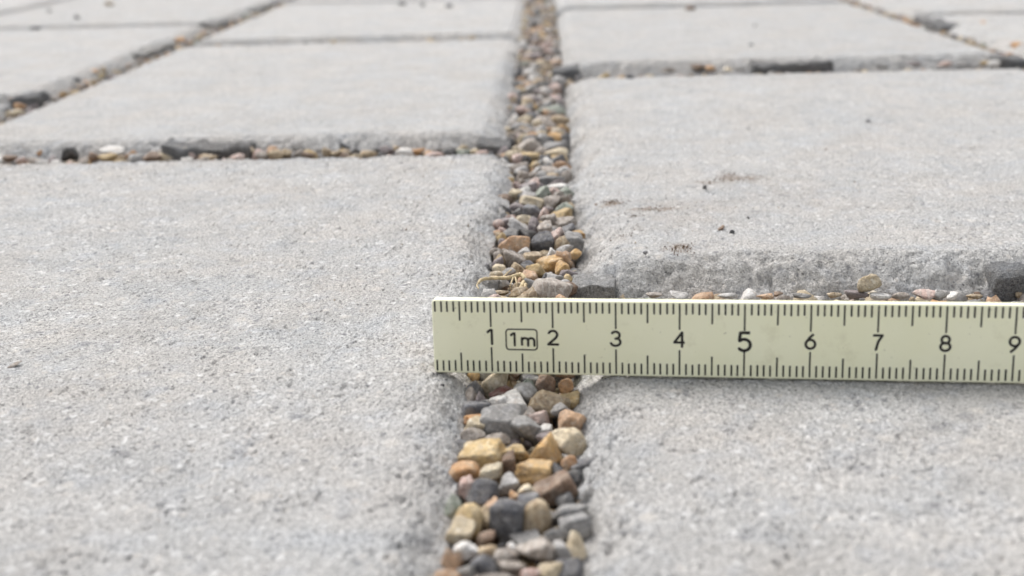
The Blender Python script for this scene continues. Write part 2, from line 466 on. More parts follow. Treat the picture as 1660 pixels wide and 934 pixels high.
OO1 = paver(XOO[0], 84.5, XOO[1], 114, seed=501)
for i, (c, a, b) in enumerate(((XL, 95.0, 124), (XR, 85.9, 115), (XOL, 20.5, 49.2), (XOR, 14.5, 43.7), (XOO, 54, 83.1))):
    paver(c[0], a, c[1], b, seed=600 + 30 * i, fine=False)

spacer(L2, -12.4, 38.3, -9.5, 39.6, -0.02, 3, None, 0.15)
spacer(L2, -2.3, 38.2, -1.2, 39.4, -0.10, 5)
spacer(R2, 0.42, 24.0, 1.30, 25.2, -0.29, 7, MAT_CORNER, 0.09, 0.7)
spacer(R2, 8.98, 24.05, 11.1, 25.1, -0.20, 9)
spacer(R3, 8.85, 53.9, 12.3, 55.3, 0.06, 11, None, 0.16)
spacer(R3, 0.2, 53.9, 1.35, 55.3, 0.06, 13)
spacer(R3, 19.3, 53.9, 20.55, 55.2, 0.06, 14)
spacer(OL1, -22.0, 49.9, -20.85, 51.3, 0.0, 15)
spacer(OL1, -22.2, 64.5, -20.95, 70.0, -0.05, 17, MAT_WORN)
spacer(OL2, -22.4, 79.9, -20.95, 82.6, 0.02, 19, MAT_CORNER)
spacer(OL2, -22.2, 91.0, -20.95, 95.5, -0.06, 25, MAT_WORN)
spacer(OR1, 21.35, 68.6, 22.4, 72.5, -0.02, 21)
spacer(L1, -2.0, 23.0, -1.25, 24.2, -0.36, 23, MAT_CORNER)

# ------------------------------------------------------------------ pebbles
def ico_dirs(sub):
    bm = bmesh.new()
    bmesh.ops.create_icosphere(bm, subdivisions=sub, radius=1)
    v = np.array([x.co[:] for x in bm.verts]); f = np.array([[x.index for x in t.verts] for t in bm.faces])
    bm.free()
    return v, f
ICO = {k: ico_dirs(k) for k in (2, 3, 4)}

def pebble_shape(sub, kind, r):
    """unit sized stone: 'angular' broken chip, 'rounded' worn pebble, 'blocky' split cube, 'wedge' sharp triangular chip"""
    v, f = ICO[sub]
    if kind == 'blocky':
        n = np.vstack([np.eye(3), -np.eye(3), r.normal(size=(4, 3))]); n[:6] += r.normal(size=(6, 3)) * 0.22
        d = np.concatenate([r.uniform(0.6, 0.85, 6), r.uniform(0.8, 1.0, 4)]); p = r.uniform(26, 55)
    elif kind == 'wedge':
        a = np.array([0.3, 2.35, 4.4]) + r.normal(size=3) * 0.15
        n = np.vstack([np.stack([np.cos(a), a * 0 + r.normal(size=3) * .15, np.sin(a)], -1), [[0, 1, 0.1], [0.1, -1, 0]], r.normal(size=(3, 3))])
        d = np.concatenate([np.full(3, 0.5), [0.55, 0.55], r.uniform(0.8, 1.1, 3)]); p = 40
    elif kind == 'rounded':
        n = r.normal(size=(11, 3)); d = r.uniform(0.75, 1.0, 11); p = r.uniform(8, 14)
    else:
        n = r.normal(size=(10, 3)); d = r.uniform(0.5, 0.95, 10); p = r.uniform(35, 90)
    n = n / np.linalg.norm(n, axis=1, keepdims=True)
    q = np.clip(v @ n.T, 0, None) / d
    rad = (np.sum(q ** p, axis=1) + 0.66 ** p) ** (-1 / p)
    for amp, fr in ((0.04, 2.6), (0.03, 5.5), (0.02, 11.0), (0.014, 19.0)):
        w_ = r.normal(size=(5, 3)) * fr; ph = r.uniform(0, 6.28, 5)
        rad = rad * (1 + amp * np.sin(v @ w_.T + ph).mean(axis=1) * 1.8)
    s = v * rad[:, None]
    s -= (s.max(0) + s.min(0)) / 2
    s /= (s.max(0) - s.min(0)) / 2
    return s, f

# hand-read stones: photo x, y, width, height, colour, shape (a r b w), tilt of the long side in degrees
HAND_FRONT = [
 (802,626,47,38,'cream','r',20),(815,639,38,20,'red-brown','a',0),(853,630,29,27,'green-grey','r',10),(860,614,36,18,'dark grey','b',0),
 (884,625,29,36,'brown','a',10),(917,630,22,30,'orange','r',-10),(889,653,60,44,'tan','a',25),(837,658,40,42,'white','b',5),
 (809,657,27,30,'white','r',0),(787,655,20,17,'pale grey','a',0),(775,655,22,28,'mauve','w',30),(768,682,28,17,'orange','a',0),
 (811,691,60,48,'grey','b',-8),(855,704,42,52,'grey','a',20),(878,678,36,25,'pink','a',-25),(882,700,25,20,'white','a',0),
 (888,714,34,24,'mauve','r',0),(926,684,45,38,'peach','r',15),(911,666,28,24,'pale grey','a',0),(922,720,50,44,'cream','r',10),
 (765,709,38,24,'taupe','a',-10),(755,726,42,22,'dark grey','a',5),(805,716,38,20,'taupe','r',0),(782,739,68,30,'golden','b',4),
 (833,736,40,28,'golden','a',-20),(875,734,46,44,'ochre','w',25),(826,754,22,34,'brown','b',10),(749,764,54,28,'orange','r',6),
 (795,765,37,22,'cream','b',0),(864,766,56,30,'ochre','b',6),(922,752,25,24,'orange','r',0),(948,754,36,38,'dark grey','w',-20),
 (903,791,74,52,'brown','a',-4),(825,784,34,25,'pale grey','a',-10),(855,796,28,24,'cream','r',0),(833,805,20,18,'orange','r',20),
 (755,794,24,36,'pink','b',-12),(786,804,46,44,'dark grey','a',-15),(821,844,50,74,'dark grey','a',0),(761,847,35,54,'golden','r',-6),
 (788,841,26,32,'tan','a',0),(870,842,43,58,'tan','r',4),(858,818,36,28,'dark grey','b',0),(920,836,54,36,'grey','a',-5),
 (930,855,46,32,'grey','b',8),(949,806,32,28,'pale grey','w',30),(899,872,38,26,'grey','a',15),(870,896,58,46,'taupe','a',-15),
 (933,890,29,47,'cream','r',8),(910,895,24,36,'pale grey','b',15),(786,876,38,26,'brown','a',25),(756,893,40,28,'white','r',0),
 (733,908,28,44,'peach','a',0),(790,896,30,22,'tan','b',0),(820,905,36,30,'taupe','r',0),(830,890,17,18,'white','r',0),
 (787,920,44,34,'dark grey','r',0),(828,922,40,30,'taupe','a',0),(892,925,34,26,'cream','r',0),(923,926,42,32,'dark grey','b',0),
 (860,932,30,18,'pink','r',0),(756,930,30,24,'grey','a',0),(906,766,26,24,'dark grey','a',0),(742,738,24,18,'grey','a',0),
]
HAND_BEHIND = [
 (831,400,40,31,'peach','r',5),(878,398,29,35,'dark grey','a',0),(901,394,29,24,'pink','b',30),(928,395,27,28,'grey','b',0),
 (935,379,20,11,'ochre','a',0),(897,416,27,22,'white','w',20),(915,408,22,20,'pale grey','a',0),(933,413,15,14,'ochre','r',0),
 (892,429,31,18,'ochre','b',10),(874,442,34,30,'golden','a',-15),(911,438,18,22,'ochre','r',0),(867,420,38,16,'tan','b',-4),
 (832,424,35,22,'taupe','b',-25),(857,434,20,17,'dark grey','r',0),(852,411,18,12,'pale grey','a',0),(845,441,28,12,'tan','b',-35),
 (900,454,21,16,'pale grey','a',0),(861,466,27,25,'grey','b',5),(896,477,50,38,'taupe','r',0),(792,463,30,20,'grey','a',0),
 (815,461,20,17,'pale grey','a',0),(841,477,27,20,'tan','a',20),(806,477,30,12,'tan','a',0),(809,438,17,15,'cream','r',0),
 (789,438,13,17,'dark grey','a',20),(824,443,18,14,'pale grey','a',0),(884,452,16,12,'dark grey','a',30),
 (861,330,33,17,'cream','b',-12),(907,350,33,21,'golden','a',-15),(861,346,21,21,'dark grey','a',0),(887,360,25,19,'taupe','b',20),
 (916,362,30,18,'taupe','b',22),(895,375,17,21,'white','a',0),(882,375,18,24,'taupe','b',0),(869,372,15,30,'mauve','a',5),
 (841,371,28,19,'pale grey','a',-20),(826,358,15,17,'pink','r',0),(849,358,20,16,'cream','r',0),(879,350,16,21,'pink','a',10),
 (894,330,30,17,'taupe','a',10),(878,315,25,17,'green-grey','a',20),(903,305,28,13,'white','a',-8),(892,294,33,13,'grey','b',-4),
 (867,297,17,14,'pink','r',0),(854,306,23,16,'mauve','b',0),(817,326,20,17,'brown','a',0),(836,319,17,16,'cream','a',0),
 (853,318,25,15,'pale grey','a',10),(817,342,24,17,'dark grey','a',0),(813,350,14,18,'grey','a',0),(818,366,20,18,'mauve','b',0),
 (826,382,25,17,'grey','a',15),(858,382,25,17,'black','a',0),(914,338,23,13,'green-grey','a',10),(912,326,25,14,'taupe','b',25),
 (918,376,25,16,'dark grey','a',10),(840,302,16,13,'pink','a',0),(847,289,14,20,'taupe','b',0),(897,313,16,14,'pink','b',-30),
 (887,342,16,13,'mauve','a',0),(839,345,16,12,'grey','a',0),(905,318,14,12,'taupe','a',0),
]
HAND_FAR = [
 (901,249,33,14,'cream','r',0),(861,254,30,14,'golden','b',-8),(854,263,13,20,'black','r',0),(841,263,19,22,'pink','a',0),
 (816,269,17,21,'white','r',15),(899,238,37,14,'grey','b',0),(853,239,42,20,'taupe','w',15),(899,224,28,13,'ochre','r',0),
 (919,229,13,22,'dark grey','b',0),(845,207,33,14,'grey','r',0),(883,200,35,19,'taupe','a',0),(907,197,26,18,'tan','a',15),
 (893,180,39,14,'green-grey','a',0),(862,189,17,13,'dark grey','a',0),(849,183,19,18,'pink','r',0),(863,221,17,13,'peach','r',0),
 (838,125,11,22,'dark grey','w',0),(837,138,16,12,'grey','a',0),(866,278,18,15,'pale grey','w',0),(890,279,24,14,'taupe','a',0),
 (911,268,24,14,'peach','r',0),(885,272,14,10,'dark grey','r',0),(845,280,20,16,'pale grey','a',10),(878,152,22,11,'mauve','a',0),
 (900,160,18,11,'pink','r',0),(858,160,20,11,'taupe','a',0),(885,140,26,12,'grey','b',0),(866,127,16,13,'white','r',0),
 (880,112,24,13,'grey','a',0),(902,103,16,11,'peach','a',0),(862,94,26,12,'mauve','b',0),(896,85,18,10,'grey','a',0),(887,76,22,11,'pink','a',0),(864,83,18,10,'white','r',0),
]
HAND_LEFT = [
 (657,249,25,15,'white','b',6),(728,248,21,14,'black','r',0),(710,243,15,14,'pale grey','r',0),(617,233,16,12,'orange','r',0),
 (627,243,22,15,'mauve','a',0),(447,250,24,14,'tan','r',-15),(531,247,17,16,'tan','a',0),(558,240,17,12,'black','a',-20),
 (484,241,19,18,'grey','r',0),(598,249,25,11,'tan','a',5),(679,247,19,13,'orange','a',0),(782,251,19,14,'pink','r',0),
 (632,256,17,8,'white','r',0),(759,256,22,8,'white','a',0),(705,254,29,10,'pink','a',0),(751,248,24,12,'green-grey','a',0),
 (114,250,22,20,'black','b',0),(183,246,37,12,'white','r',-6),(174,256,29,13,'golden','r',-6),(212,251,19,14,'orange','a',0),
 (153,254,16,14,'brown','a',0),(246,255,31,13,'brown','a',0),(302,247,27,14,'cream','r',10),(339,256,25,10,'tan','a',0),
 (365,247,26,22,'green-grey','r',20),(407,245,21,13,'tan','a',0),(69,264,17,9,'white','a',0),(91,264,17,9,'white','r',0),
 (36,260,19,10,'pink','a',0),(65,248,12,11,'orange','w',0),(262,248,20,10,'taupe','a',0),(200,240,14,8,'grey','a',0),
 (134,262,18,9,'taupe','a',0),(465,248,16,12,'tan','a',0),(500,252,20,10,'brown','a',0),(515,244,12,10,'pale grey','a',0),
 (545,250,16,10,'tan','a',0),(578,246,14,14,'dark grey','a',0),(578,254,18,9,'cream','a',0),(645,241,14,9,'tan','a',0),
 (695,249,14,10,'peach','r',0),(770,248,14,12,'cream','r',0),(385,255,22,10,'pink','a',0),(425,252,18,12,'taupe','a',0),(16,257,22,10,'brown','a',0),
]
HAND_RIGHT = [
 (1388,478,37,14,'mauve','a',-4),(1427,480,34,11,'white','a',-4),(1459,478,26,11,'taupe','r',0),(1499,477,35,15,'pink','a',8),
 (1526,477,23,14,'pale grey','a',0),(1544,480,21,12,'white','r',0),(1352,478,22,9,'tan','a',0),(1240,479,26,8,'peach','a',0),
 (1262,477,14,9,'brown','a',0),(1180,480,30,8,'pale grey','a',0),(1100,480,30,8,'pale grey','a',0),(1060,479,26,8,'taupe','a',0),(1580,481,24,8,'tan','a',0),(1300,480,28,8,'grey','a',0),
]
HAND_SIDE = [
 (1133,109,26,9,'brown','a',0),(1152,111,16,9,'orange','a',0),(1085,113,24,8,'taupe','a',0),(1530,104,24,8,'pink','r',0),(1597,102,16,8,'golden','r',0),(1610,103,20,10,'white','r',0),(1560,105,22,7,'grey','a',0),
 (1200,112,18,6,'pale grey','a',0),(1180,113,16,6,'cream','a',0),(1430,108,20,6,'grey','a',0),(1480,104,24,6,'mauve','a',0),
 (1562,44,28,11,'cream','r',-10),(1546,41,20,10,'golden','a',0),(1586,44,24,14,'orange','w',20),(1606,58,26,11,'white','r',0),
 (1622,60,17,11,'brown','a',0),(1653,80,26,18,'orange','a',-25),(1634,64,20,10,'taupe','a',0),(1456,8,22,12,'grey','r',0),(1438,3,20,9,'taupe','r',0),(1508,31,16,8,'dark grey','a',0),
 (150,104,24,10,'white','r',0),(145,118,26,10,'orange','a',0),(165,114,16,9,'tan','a',0),(124,131,12,9,'dark grey','a',0),(26,163,24,14,'brown','a',0),(32,172,18,10,'orange','r',0),(9,178,22,9,'dark grey','a',0),
 (292,66,16,11,'orange','a',0),(185,103,16,8,'pink','a',0),(5,160,14,10,'pale grey','a',0),(50,160,18,10,'taupe','a',0),
]
SHAPES = {'a': 'angular', 'r': 'rounded', 'b': 'blocky', 'w': 'wedge'}
WORD = {'angular': 'angular', 'rounded': 'rounded', 'blocky': 'blocky', 'wedge': 'wedge-shaped'}
pebbles = []          # dicts: pos, half sizes, colour, shape, zone, photo place
def hand(rows, zone, zg):
    for x, y, wd, ht, colr, sh, tl in rows:
        p, t = at_z(x, y, -0.06 if zone == 'side' and 95 < y < 116 and x > 900 else zg)
        k = t / F_PX
        g_ = {'front': 0.59, 'behind': 0.68, 'far': 0.64, 'left': 0.58}.get(zone, 0.56)
        sx, sz = wd * k * g_, ht * k * g_
        pebbles.append(dict(p=p, s=(sx, 0.5 * (sx + sz) if zone != 'left' else max(0.5 * (sx + sz), 0.1), sz), c=colr, k=SHAPES[sh], tilt=tl, zone=zone, px=(x, y, wd, ht), hand=True))
hand(HAND_FRONT, 'front', -0.26)
hand(HAND_BEHIND, 'behind', -0.33)
hand(HAND_FAR, 'far', -0.31)
hand(HAND_LEFT, 'left', -0.23)
hand(HAND_RIGHT, 'right', -0.36)
hand(HAND_SIDE, 'side', -0.24)
N_HAND = len(pebbles)

def place_mesh(sub, d, r):
    s, f = pebble_shape(sub, d['k'], r)
    s = s * np.array(d['s'])
    return s, f

# random fill: joints as rectangles x0, y0, x1, y1
JOINTS = [(-1.45, 10.0, 0.5, 95, 'far'), (-20.0, 36.85, -1.4, 38.65, 'left'), (0.5, 21.6, 21, 24.3, 'right'), (0.5, 52.7, 21, 53.9, 'side'),
          (-20, 68.4, -1.4, 69.8, 'side'), (-21.3, 44, -20.2, 100, 'side'), (20.4, 46, 21.6, 92, 'side'), (-36, 79.3, -21.3, 80.5, 'side'), (21.5, 74.3, 34, 75.5, 'side'), (-1.4, 93.7, -20, 94.9, 'side')]
WEIGHTS = {'taupe': 7, 'grey': 4, 'pale grey': 5, 'tan': 6, 'cream': 4, 'dark grey': 2.5, 'pink': 1.5, 'mauve': 3, 'white': 2, 'brown': 2, 'ochre': 1.2, 'peach': 2, 'orange': 0.7, 'golden': 1.2, 'green-grey': 0.7, 'black': 0.5}
wn = list(WEIGHTS); wp = np.array([WEIGHTS[k] for k in wn], float); wp /= wp.sum()
fill = []             # the fill that only shows between the larger stones
hand_xy = np.array([d['p'][:2] for d in pebbles]); hand_r = np.array([max(d['s'][:2]) for d in pebbles])
def inside_uncovered(x, y, r, placed):
    if len(hand_xy) and (np.hypot(hand_xy[:, 0] - x, (hand_xy[:, 1] - y)) < hand_r * 0.75 + r * 0.7).any(): return False
    for q in placed:
        if abs(q[0] - x) < 0.6 and abs(q[1] - y) < 0.6 and math.hypot(q[0] - x, q[1] - y) < (q[2] + r) * 0.78: return False
    return True
for x0, y0, x1, y1, zone in JOINTS:
    x0, x1 = min(x0, x1), max(x0, x1)
    area = (x1 - x0) * (y1 - y0)
    placed = []
    if zone == 'far':                                  # stones wedged along the two sides, near the rule
        for wall in (-1.20, 0.15):
            y = 11.2
            while y < 30:
                r = rng.uniform(0.11, 0.19)
                y += r * 1.1
                x = wall + rng.uniform(-0.08, 0.08) + (0.12 if wall > 0 and y > 23 else 0)
                if inside_uncovered(x, y, r * 0.8, placed) and y > 12.8 and not 17.3 < y < 21:
                    placed.append((x, y, r))
                    fill.append(dict(p=np.array([x, y, -0.34 + rng.uniform(-0.06, 0.1)]), s=tuple(r * rng.uniform(0.8, 1.25, 3)), c=wn[rng.choice(len(wn), p=wp)], k=('angular', 'blocky')[rng.integers(2)], tilt=rng.uniform(-40, 40), zone='front' if y < 18.3 else 'behind', px=None, hand=False))
                y += r * 1.1
    for _ in range(int(area * 30)):                    # the top layer
        r = rng.uniform(0.15, 0.29) if zone != 'side' else rng.uniform(0.14, 0.26)
        x, y = rng.uniform(x0, x1), rng.uniform(y0, y1)
        if y < 18.3 and zone == 'far' and x > 0.3: continue
        if y < 11 or not inside_uncovered(x, y, r, placed): continue
        placed.append((x, y, r))
        a = rng.uniform(0.75, 1.25, 3)
        side = min(x - x0, x1 - x) if (x1 - x0) < 3 else min(y - y0, y1 - y)
        z = ({'left': -0.48, 'right': -0.78}.get(zone, -0.33 if y < 18.3 else -0.50 if y < 34 else -0.42)) + rng.uniform(-0.08, 0.12)
        if zone == 'side': z = -0.5 + rng.uniform(-0.08, 0.1)
        zz = zone if zone != 'far' else ('front' if y < 18.3 else 'behind' if y < 33 else 'far')
        fill.append(dict(p=np.array([x, y, z]), s=tuple(r * a), c=wn[rng.choice(len(wn), p=wp)], k=('angular', 'angular', 'blocky', 'angular', 'wedge', 'rounded')[rng.integers(6)], tilt=rng.uniform(-40, 40), zone=zz, px=None, hand=False))
deep = []
for x in np.arange(-1.75, 0.75, 0.22):                 # the heap the rule stands on, and the stones against the corners
    for y in (19.15, 19.55, 19.95, 20.4):
        r = rng.uniform(0.14, 0.2)
        deep.append(dict(p=np.array([x + rng.uniform(-0.05, 0.05), y + rng.uniform(-0.06, 0.06), -0.20 + rng.uniform(-0.05, 0.04)]), s=(r, r, r * 0.8), c=wn[rng.choice(len(wn), p=wp)], k='angular', tilt=0, zone='behind', px=None, hand=False))
for x0, y0, x1, y1, zone in JOINTS:
    x0, x1 = min(x0, x1), max(x0, x1)
    for _ in range(int((x1 - x0) * (y1 - y0) * (9 if y1 > 60 and zone == 'side' else 13))):
        r = rng.uniform(0.13, 0.22)
        yy = rng.uniform(y0, y1)
        deep.append(dict(p=np.array([rng.uniform(x0, x1), yy, rng.uniform(-0.95, -0.6) + (0.1 if yy < 18.3 else -0.2 if zone == 'right' else 0)]), s=(r, r, r * 0.85), c=wn[rng.choice(len(wn), p=wp)], k='angular', tilt=0, zone=zone, px=None, hand=False))

for x0, y0, x1, y1, zone in JOINTS[:3]:                # grit and sand packed between them
    for _ in range(int((x1 - x0) * (min(y1, 36) - y0) * 11)) if y0 < 36 else ():
        r = rng.uniform(0.035, 0.085)
        yy = rng.uniform(y0, min(y1, 36))
        deep.append(dict(p=np.array([rng.uniform(x0, x1), yy, rng.uniform(-0.62, -0.36) - (0.25 if zone == 'right' else 0)]), s=(r, r, r * 0.85), c=wn[rng.choice(len(wn), p=wp)], k='angular', tilt=0, zone=zone, px=None, hand=False))

# the 300 that show largest are things; the hand-read stones come first, then the fill by apparent size
def project(p):
    q = p - np.array([0, 0, CAM_H]); z = q @ _F
    return CX + F_PX * (q @ _R) / z, CY + F_PX * (q @ _D) / z, z
for d in fill:
    u, v, z = project(d['p'])
    d['app'] = d['s'][0] * d['s'][2] / z ** 2 if (-10 < u < 1670 and -10 < v < 944) else 0
    if 700 < u < 1660 and 478 < v < 612: d['app'] *= 0.02          # behind the rule
    d['px'] = (u, v, 0, 0)
fill.sort(key=lambda d: -d['app'])
n_free = max(0, 296 - N_HAND)
single, mass = pebbles + [d for d in fill[:n_free] if d['app'] > 0], fill[n_free:] + deep

ZONE_TXT = {'front': 'in front of the rule', 'behind': 'just beyond the rule', 'far': 'in the far long joint',
            'left': 'in the left cross joint', 'right': 'in the right cross joint', 'side': 'in a distant joint'}
from collections import Counter
def size_word(d):
    a = d['s'][0] * 2
    return 'big ' if a > 0.5 else 'small ' if a < 0.3 else ''
def desc(d, k): return (f"{d['c']} {WORD[d['k']]}", f"{size_word(d)}{d['c']} {WORD[d['k']]}")[k]
cnt = [Counter((desc(d, k), d['zone']) for d in single) for k in (0, 1)]
for d in single:
    d['own'] = next((desc(d, k) for k in (0, 1) if cnt[k][(desc(d, k), d['zone'])] == 1), None)
used = Counter()
for d in single:
    if d['own'] and d['zone'] != 'side':
        d['label'] = f"{d['own']} pebble {ZONE_TXT[d['zone']]}"; used[d['label']] += 1
for d in single:
    if 'label' in d: continue
    lm = [u for u in single if u['own'] and u['zone'] == d['zone'] and u is not d]
    lm.sort(key=lambda u: math.hypot(u['px'][0] - d['px'][0], (u['px'][1] - d['px'][1]) * 1.6))
    lab = None
    for u in lm[:9]:
        dx, dy = d['px'][0] - u['px'][0], d['px'][1] - u['px'][1]
        rel = ('right of' if dx > 0 else 'left of') if abs(dx) > abs(dy) * 1.4 else ('nearer than' if dy > 0 else 'farther than')
        for k in (1, 0):
            t = f"{desc(d, k)} pebble {rel} the {u['own']} one {ZONE_TXT[d['zone']]}"
            if len(t.split()) <= 16 and not used[t]: lab = t; break
        if lab: break
    d['label'] = lab or f"{desc(d, 1)} pebble {ZONE_TXT[d['zone']]}"
    used[d['label']] += 1

def rot_of(d, r):
    e = Euler((math.radians(r.uniform(-12, 12)), math.radians(-d['tilt']), math.radians(r.uniform(-20, 20))))
    return e
for i, d in enumerate(single):
    r = np.random.default_rng(1000 + i)
    sub = 4 if d['zone'] in ('front', 'behind') else 3
    s, f = place_mesh(sub, d, r)
    o = link('pebble', mesh_np('pebble', s, f), STONE[d['c']], None, d['p'], label=d['label'], category='pebble', group='pebbles filling the joints between the paving stones')
    o.rotation_euler = rot_of(d, r)

# the rest of the gravel, one object
lib = [pebble_shape(2, k, np.random.default_rng(50 + i)) for i, k in enumerate(['angular'] * 11 + ['rounded'] * 2 + ['blocky'] * 5)]
vs, fs, mi, base = [], [], [], 0
for d in mass:
    s, f = lib[rng.integers(len(lib))]
    R = np.array(Euler((rng.uniform(-0.5, 0.5), rng.uniform(-0.6, 0.6), rng.uniform(0, 6.28))).to_matrix())
    v = (s * np.array(d['s'])) @ R.T + d['p']
    vs.append(v); fs.append(f + base); base += len(v)
    mi.append(np.full(len(f), COLOURS.index(d['c'])))
me = mesh_np('gravel', np.concatenate(vs), np.concatenate(fs))
for k in COLOURS: me.materials.append(STONE[k])
me.polygons.foreach_set('material_index', np.concatenate(mi).astype(np.int32))
link('gravel', me, None, None, None, kind='stuff', label='fine mixed gravel packed between the larger pebbles in every joint', category='gravel')

# ------------------------------------------------------------------ stones and crumbs lying on the paving
LOOSE = [
 (1408, 459, 39, 30, 'cream', 'a', 'pale yellow angular stone lying just above the rule between the numbers 6 and 7', 0.02),
 (1142, 303, 6, 9, 'grey', 'a', 'tiny grey crumb standing on the paver beside the brown soil smear', 0.06),
 (1169, 370, 13, 7, 'brown', 'a', 'tiny brown sliver lying on the paver left of the black crumb', 0.03),
 (1187, 376, 8, 7, 'black', 'r', 'tiny black crumb on the paver right of the brown sliver', 0.04),
 (1046, 410, 8, 6, 'dark grey', 'r', 'tiny dark round crumb on the paver nearest the joint corner', 0.04),
 (1213, 353, 4, 4, 'black', 'r', 'pinhead black crumb on the paver farthest right of the soil smears', 0.03),
 (1119, 14, 16, 11, 'brown', 'r', 'dark brown stone lying on the third paver right of the long joint', 0.10),
 (1217, 75, 11, 9, 'black', 'r', 'small black stone on the third right paver above the dark spacer', 0.08),
 (1226, 43, 10, 7, 'grey', 'r', 'small grey stone on the third right paver beyond the black one', 0.08),
 (1022, 124, 15, 8, 'dark grey', 'r', 'small dark stone lying at the far edge of the second right paver', 0.05),
 (1408, 196, 7, 5, 'dark grey', 'r', 'tiny dark crumb alone on the second right paver', 0.04),
 (57, 47, 16, 9, 'dark grey', 'r', 'dark stone lying on the arris at the far left', 0.05),
 (125, 28, 8, 9, 'dark grey', 'r', 'small dark stone on the far left paver right of the larger one', 0.08),
 (80, 18, 9, 8, 'pale grey', 'r', 'small pale grey stone on the far left paver near the top', 0.08),
 (176, 7, 14, 9, 'tan', 'r', 'small tan stone on the far left paver at the top', 0.08),
 (652, 6, 12, 9, 'grey', 'r', 'small grey stone on the third left paver, leftmost of three', 0.08),
 (685, 8, 8, 8, 'grey', 'r', 'small grey stone on the third left paver, middle of three', 0.08),
 (728, 10, 11, 7, 'dark grey', 'r', 'small dark grey stone on the third left paver, rightmost of three', 0.08),
 (24, 591, 24, 5, 'taupe', 'a', 'thin greyish brown crumb lying on the near left paver at the left edge', 0.03),
 (717, 626, 7, 8, 'black', 'a', 'tiny black crumb on the near left paver under the end of the rule', -0.02),
]
for i, (x, y, wd, ht, c, sh, lab, z) in enumerate(LOOSE):
    p, t = at_z(x, y, z if i else -0.12)
    k = t / F_PX
    d = dict(s=(wd * k * 0.55, 0.28 * (wd + ht) * k, ht * k * 0.5), k=SHAPES[sh])
    s, f = place_mesh(3, d, np.random.default_rng(73 + i))
    o = link('stone' if i == 0 or wd > 14 else 'crumb', mesh_np('crumb', s, f), STONE[c], None, p, label=lab, category='stone' if i == 0 or wd > 14 else 'crumb', group='loose stones and crumbs lying on the paving')
    if wd in (13, 24): o.rotation_euler = (0, math.radians(-38 if wd == 13 else -14), math.radians(35))

# soil grains on the second paver right of the joint: too many and too fine to count
vs, fs, base = [], [], 0
lv, lf = pebble_shape(2, 'angular', np.random.default_rng(5))
for sx, sy, a, b, st in SOIL_W[:7]:
    for _ in range(int(80 * st * (a + b) * 1.1)):
        q = rng.normal(size=2) * 0.42
        r = rng.uniform(0.005, 0.017)
        x, y = sx + q[0] * a, sy + q[1] * b
        R = np.array(Euler(rng.uniform(0, 6.28, 3)).to_matrix())
        vs.append((lv * r * np.array([1.3, 1, 0.8])) @ R.T + np.array([x, y, 0.008 + r * 0.4])); fs.append(lf + base); base += len(lv)
link('soil_crumbs', mesh_np('soil_crumbs', np.concatenate(vs), np.concatenate(fs)), MAT_SOIL, None, None, kind='stuff', label='fine brown soil crumbs scattered over the paver beyond the rule', category='soil')

# stray grit on the slabs, thicker along the joints
vs, fs, mi, base = [], [], [], 0
gc = ['tan', 'grey', 'dark grey', 'brown', 'pale grey', 'taupe']
for _ in range(420):
    k = rng.integers(4)
    if k == 0: x, y = -1.6 - rng.exponential(1.2), rng.uniform(12, 60)
    elif k == 1: x, y = 0.9 + rng.exponential(1.2), rng.uniform(25, 60)
    elif k == 2: x, y = rng.uniform(-16, -2), 35.6 - rng.exponential(1.2)
    else: x, y = rng.uniform(1.5, 18), rng.uniform(26, 50)
    if y < 23 and x > 0: continue
    r = rng.uniform(0.007, 0.022) * (1.5 if rng.random() < 0.06 else 1)
    R = np.array(Euler(rng.uniform(0, 6.28, 3)).to_matrix())
    vs.append((lv * r * np.array([1.3, 1, 0.8])) @ R.T + np.array([x, y, 0.004 + r * 0.4])); fs.append(lf + base); base += len(lv)
    mi.append(np.full(len(lf), rng.integers(len(gc))))
me = mesh_np('grit', np.concatenate(vs), np.concatenate(fs))
for k in gc: me.materials.append(STONE[k])
me.polygons.foreach_set('material_index', np.concatenate(mi).astype(np.int32))
link('grit', me, None, None, None, kind='stuff', label='stray sand grains scattered over the paving beside the joints', category='grit')

# ------------------------------------------------------------------ dry straw in the joint, just beyond the rule
def tube(pts, rads, seg=8):
    pts = np.array(pts, float); n = len(pts)
    v, f = [], []
    for i in range(n):
        t = pts[min(i + 1, n - 1)] - pts[max(i - 1, 0)]; t /= np.linalg.norm(t)
        a = np.cross(t, [0.1, 0.2, 1.0]); a /= np.linalg.norm(a); b = np.cross(t, a)
        for k in range(seg):
            g = 2 * math.pi * k / seg
            v.append(pts[i] + (a * math.cos(g) + b * math.sin(g)) * rads[i])
    for i in range(n - 1):
        for k in range(seg):
            f.append((i * seg + k, i * seg + (k + 1) % seg, (i + 1) * seg + (k + 1) % seg, (i + 1) * seg + k))
    return np.array(v), np.array(f)
def smooth_pts(P, m=6):
    P = np.array(P, float); o = []
    for i in range(len(P) - 1):
        p0, p1, p2, p3 = P[max(i - 1, 0)], P[i], P[i + 1], P[min(i + 2, len(P) - 1)]
        for t in np.linspace(0, 1, m, endpoint=False):
            o.append(0.5 * (2 * p1 + (p2 - p0) * t + (2 * p0 - 5 * p1 + 4 * p2 - p3) * t * t + (3 * p1 - p0 - 3 * p2 + p3) * t ** 3))
    o.append(P[-1]); return np.array(o)
def path(rows, z): return [at_z(x, y, zz)[0] for (x, y), zz in zip(rows, z)]
anchor = at_z(822, 452, -0.16)[0]
root = bpy.data.objects.new('straw', None); COL.objects.link(root)
root.location = anchor * CM
root['label'] = 'pale dry straw with thin rootlets lying over the pebbles beyond the rule'; root['category'] = 'straw'
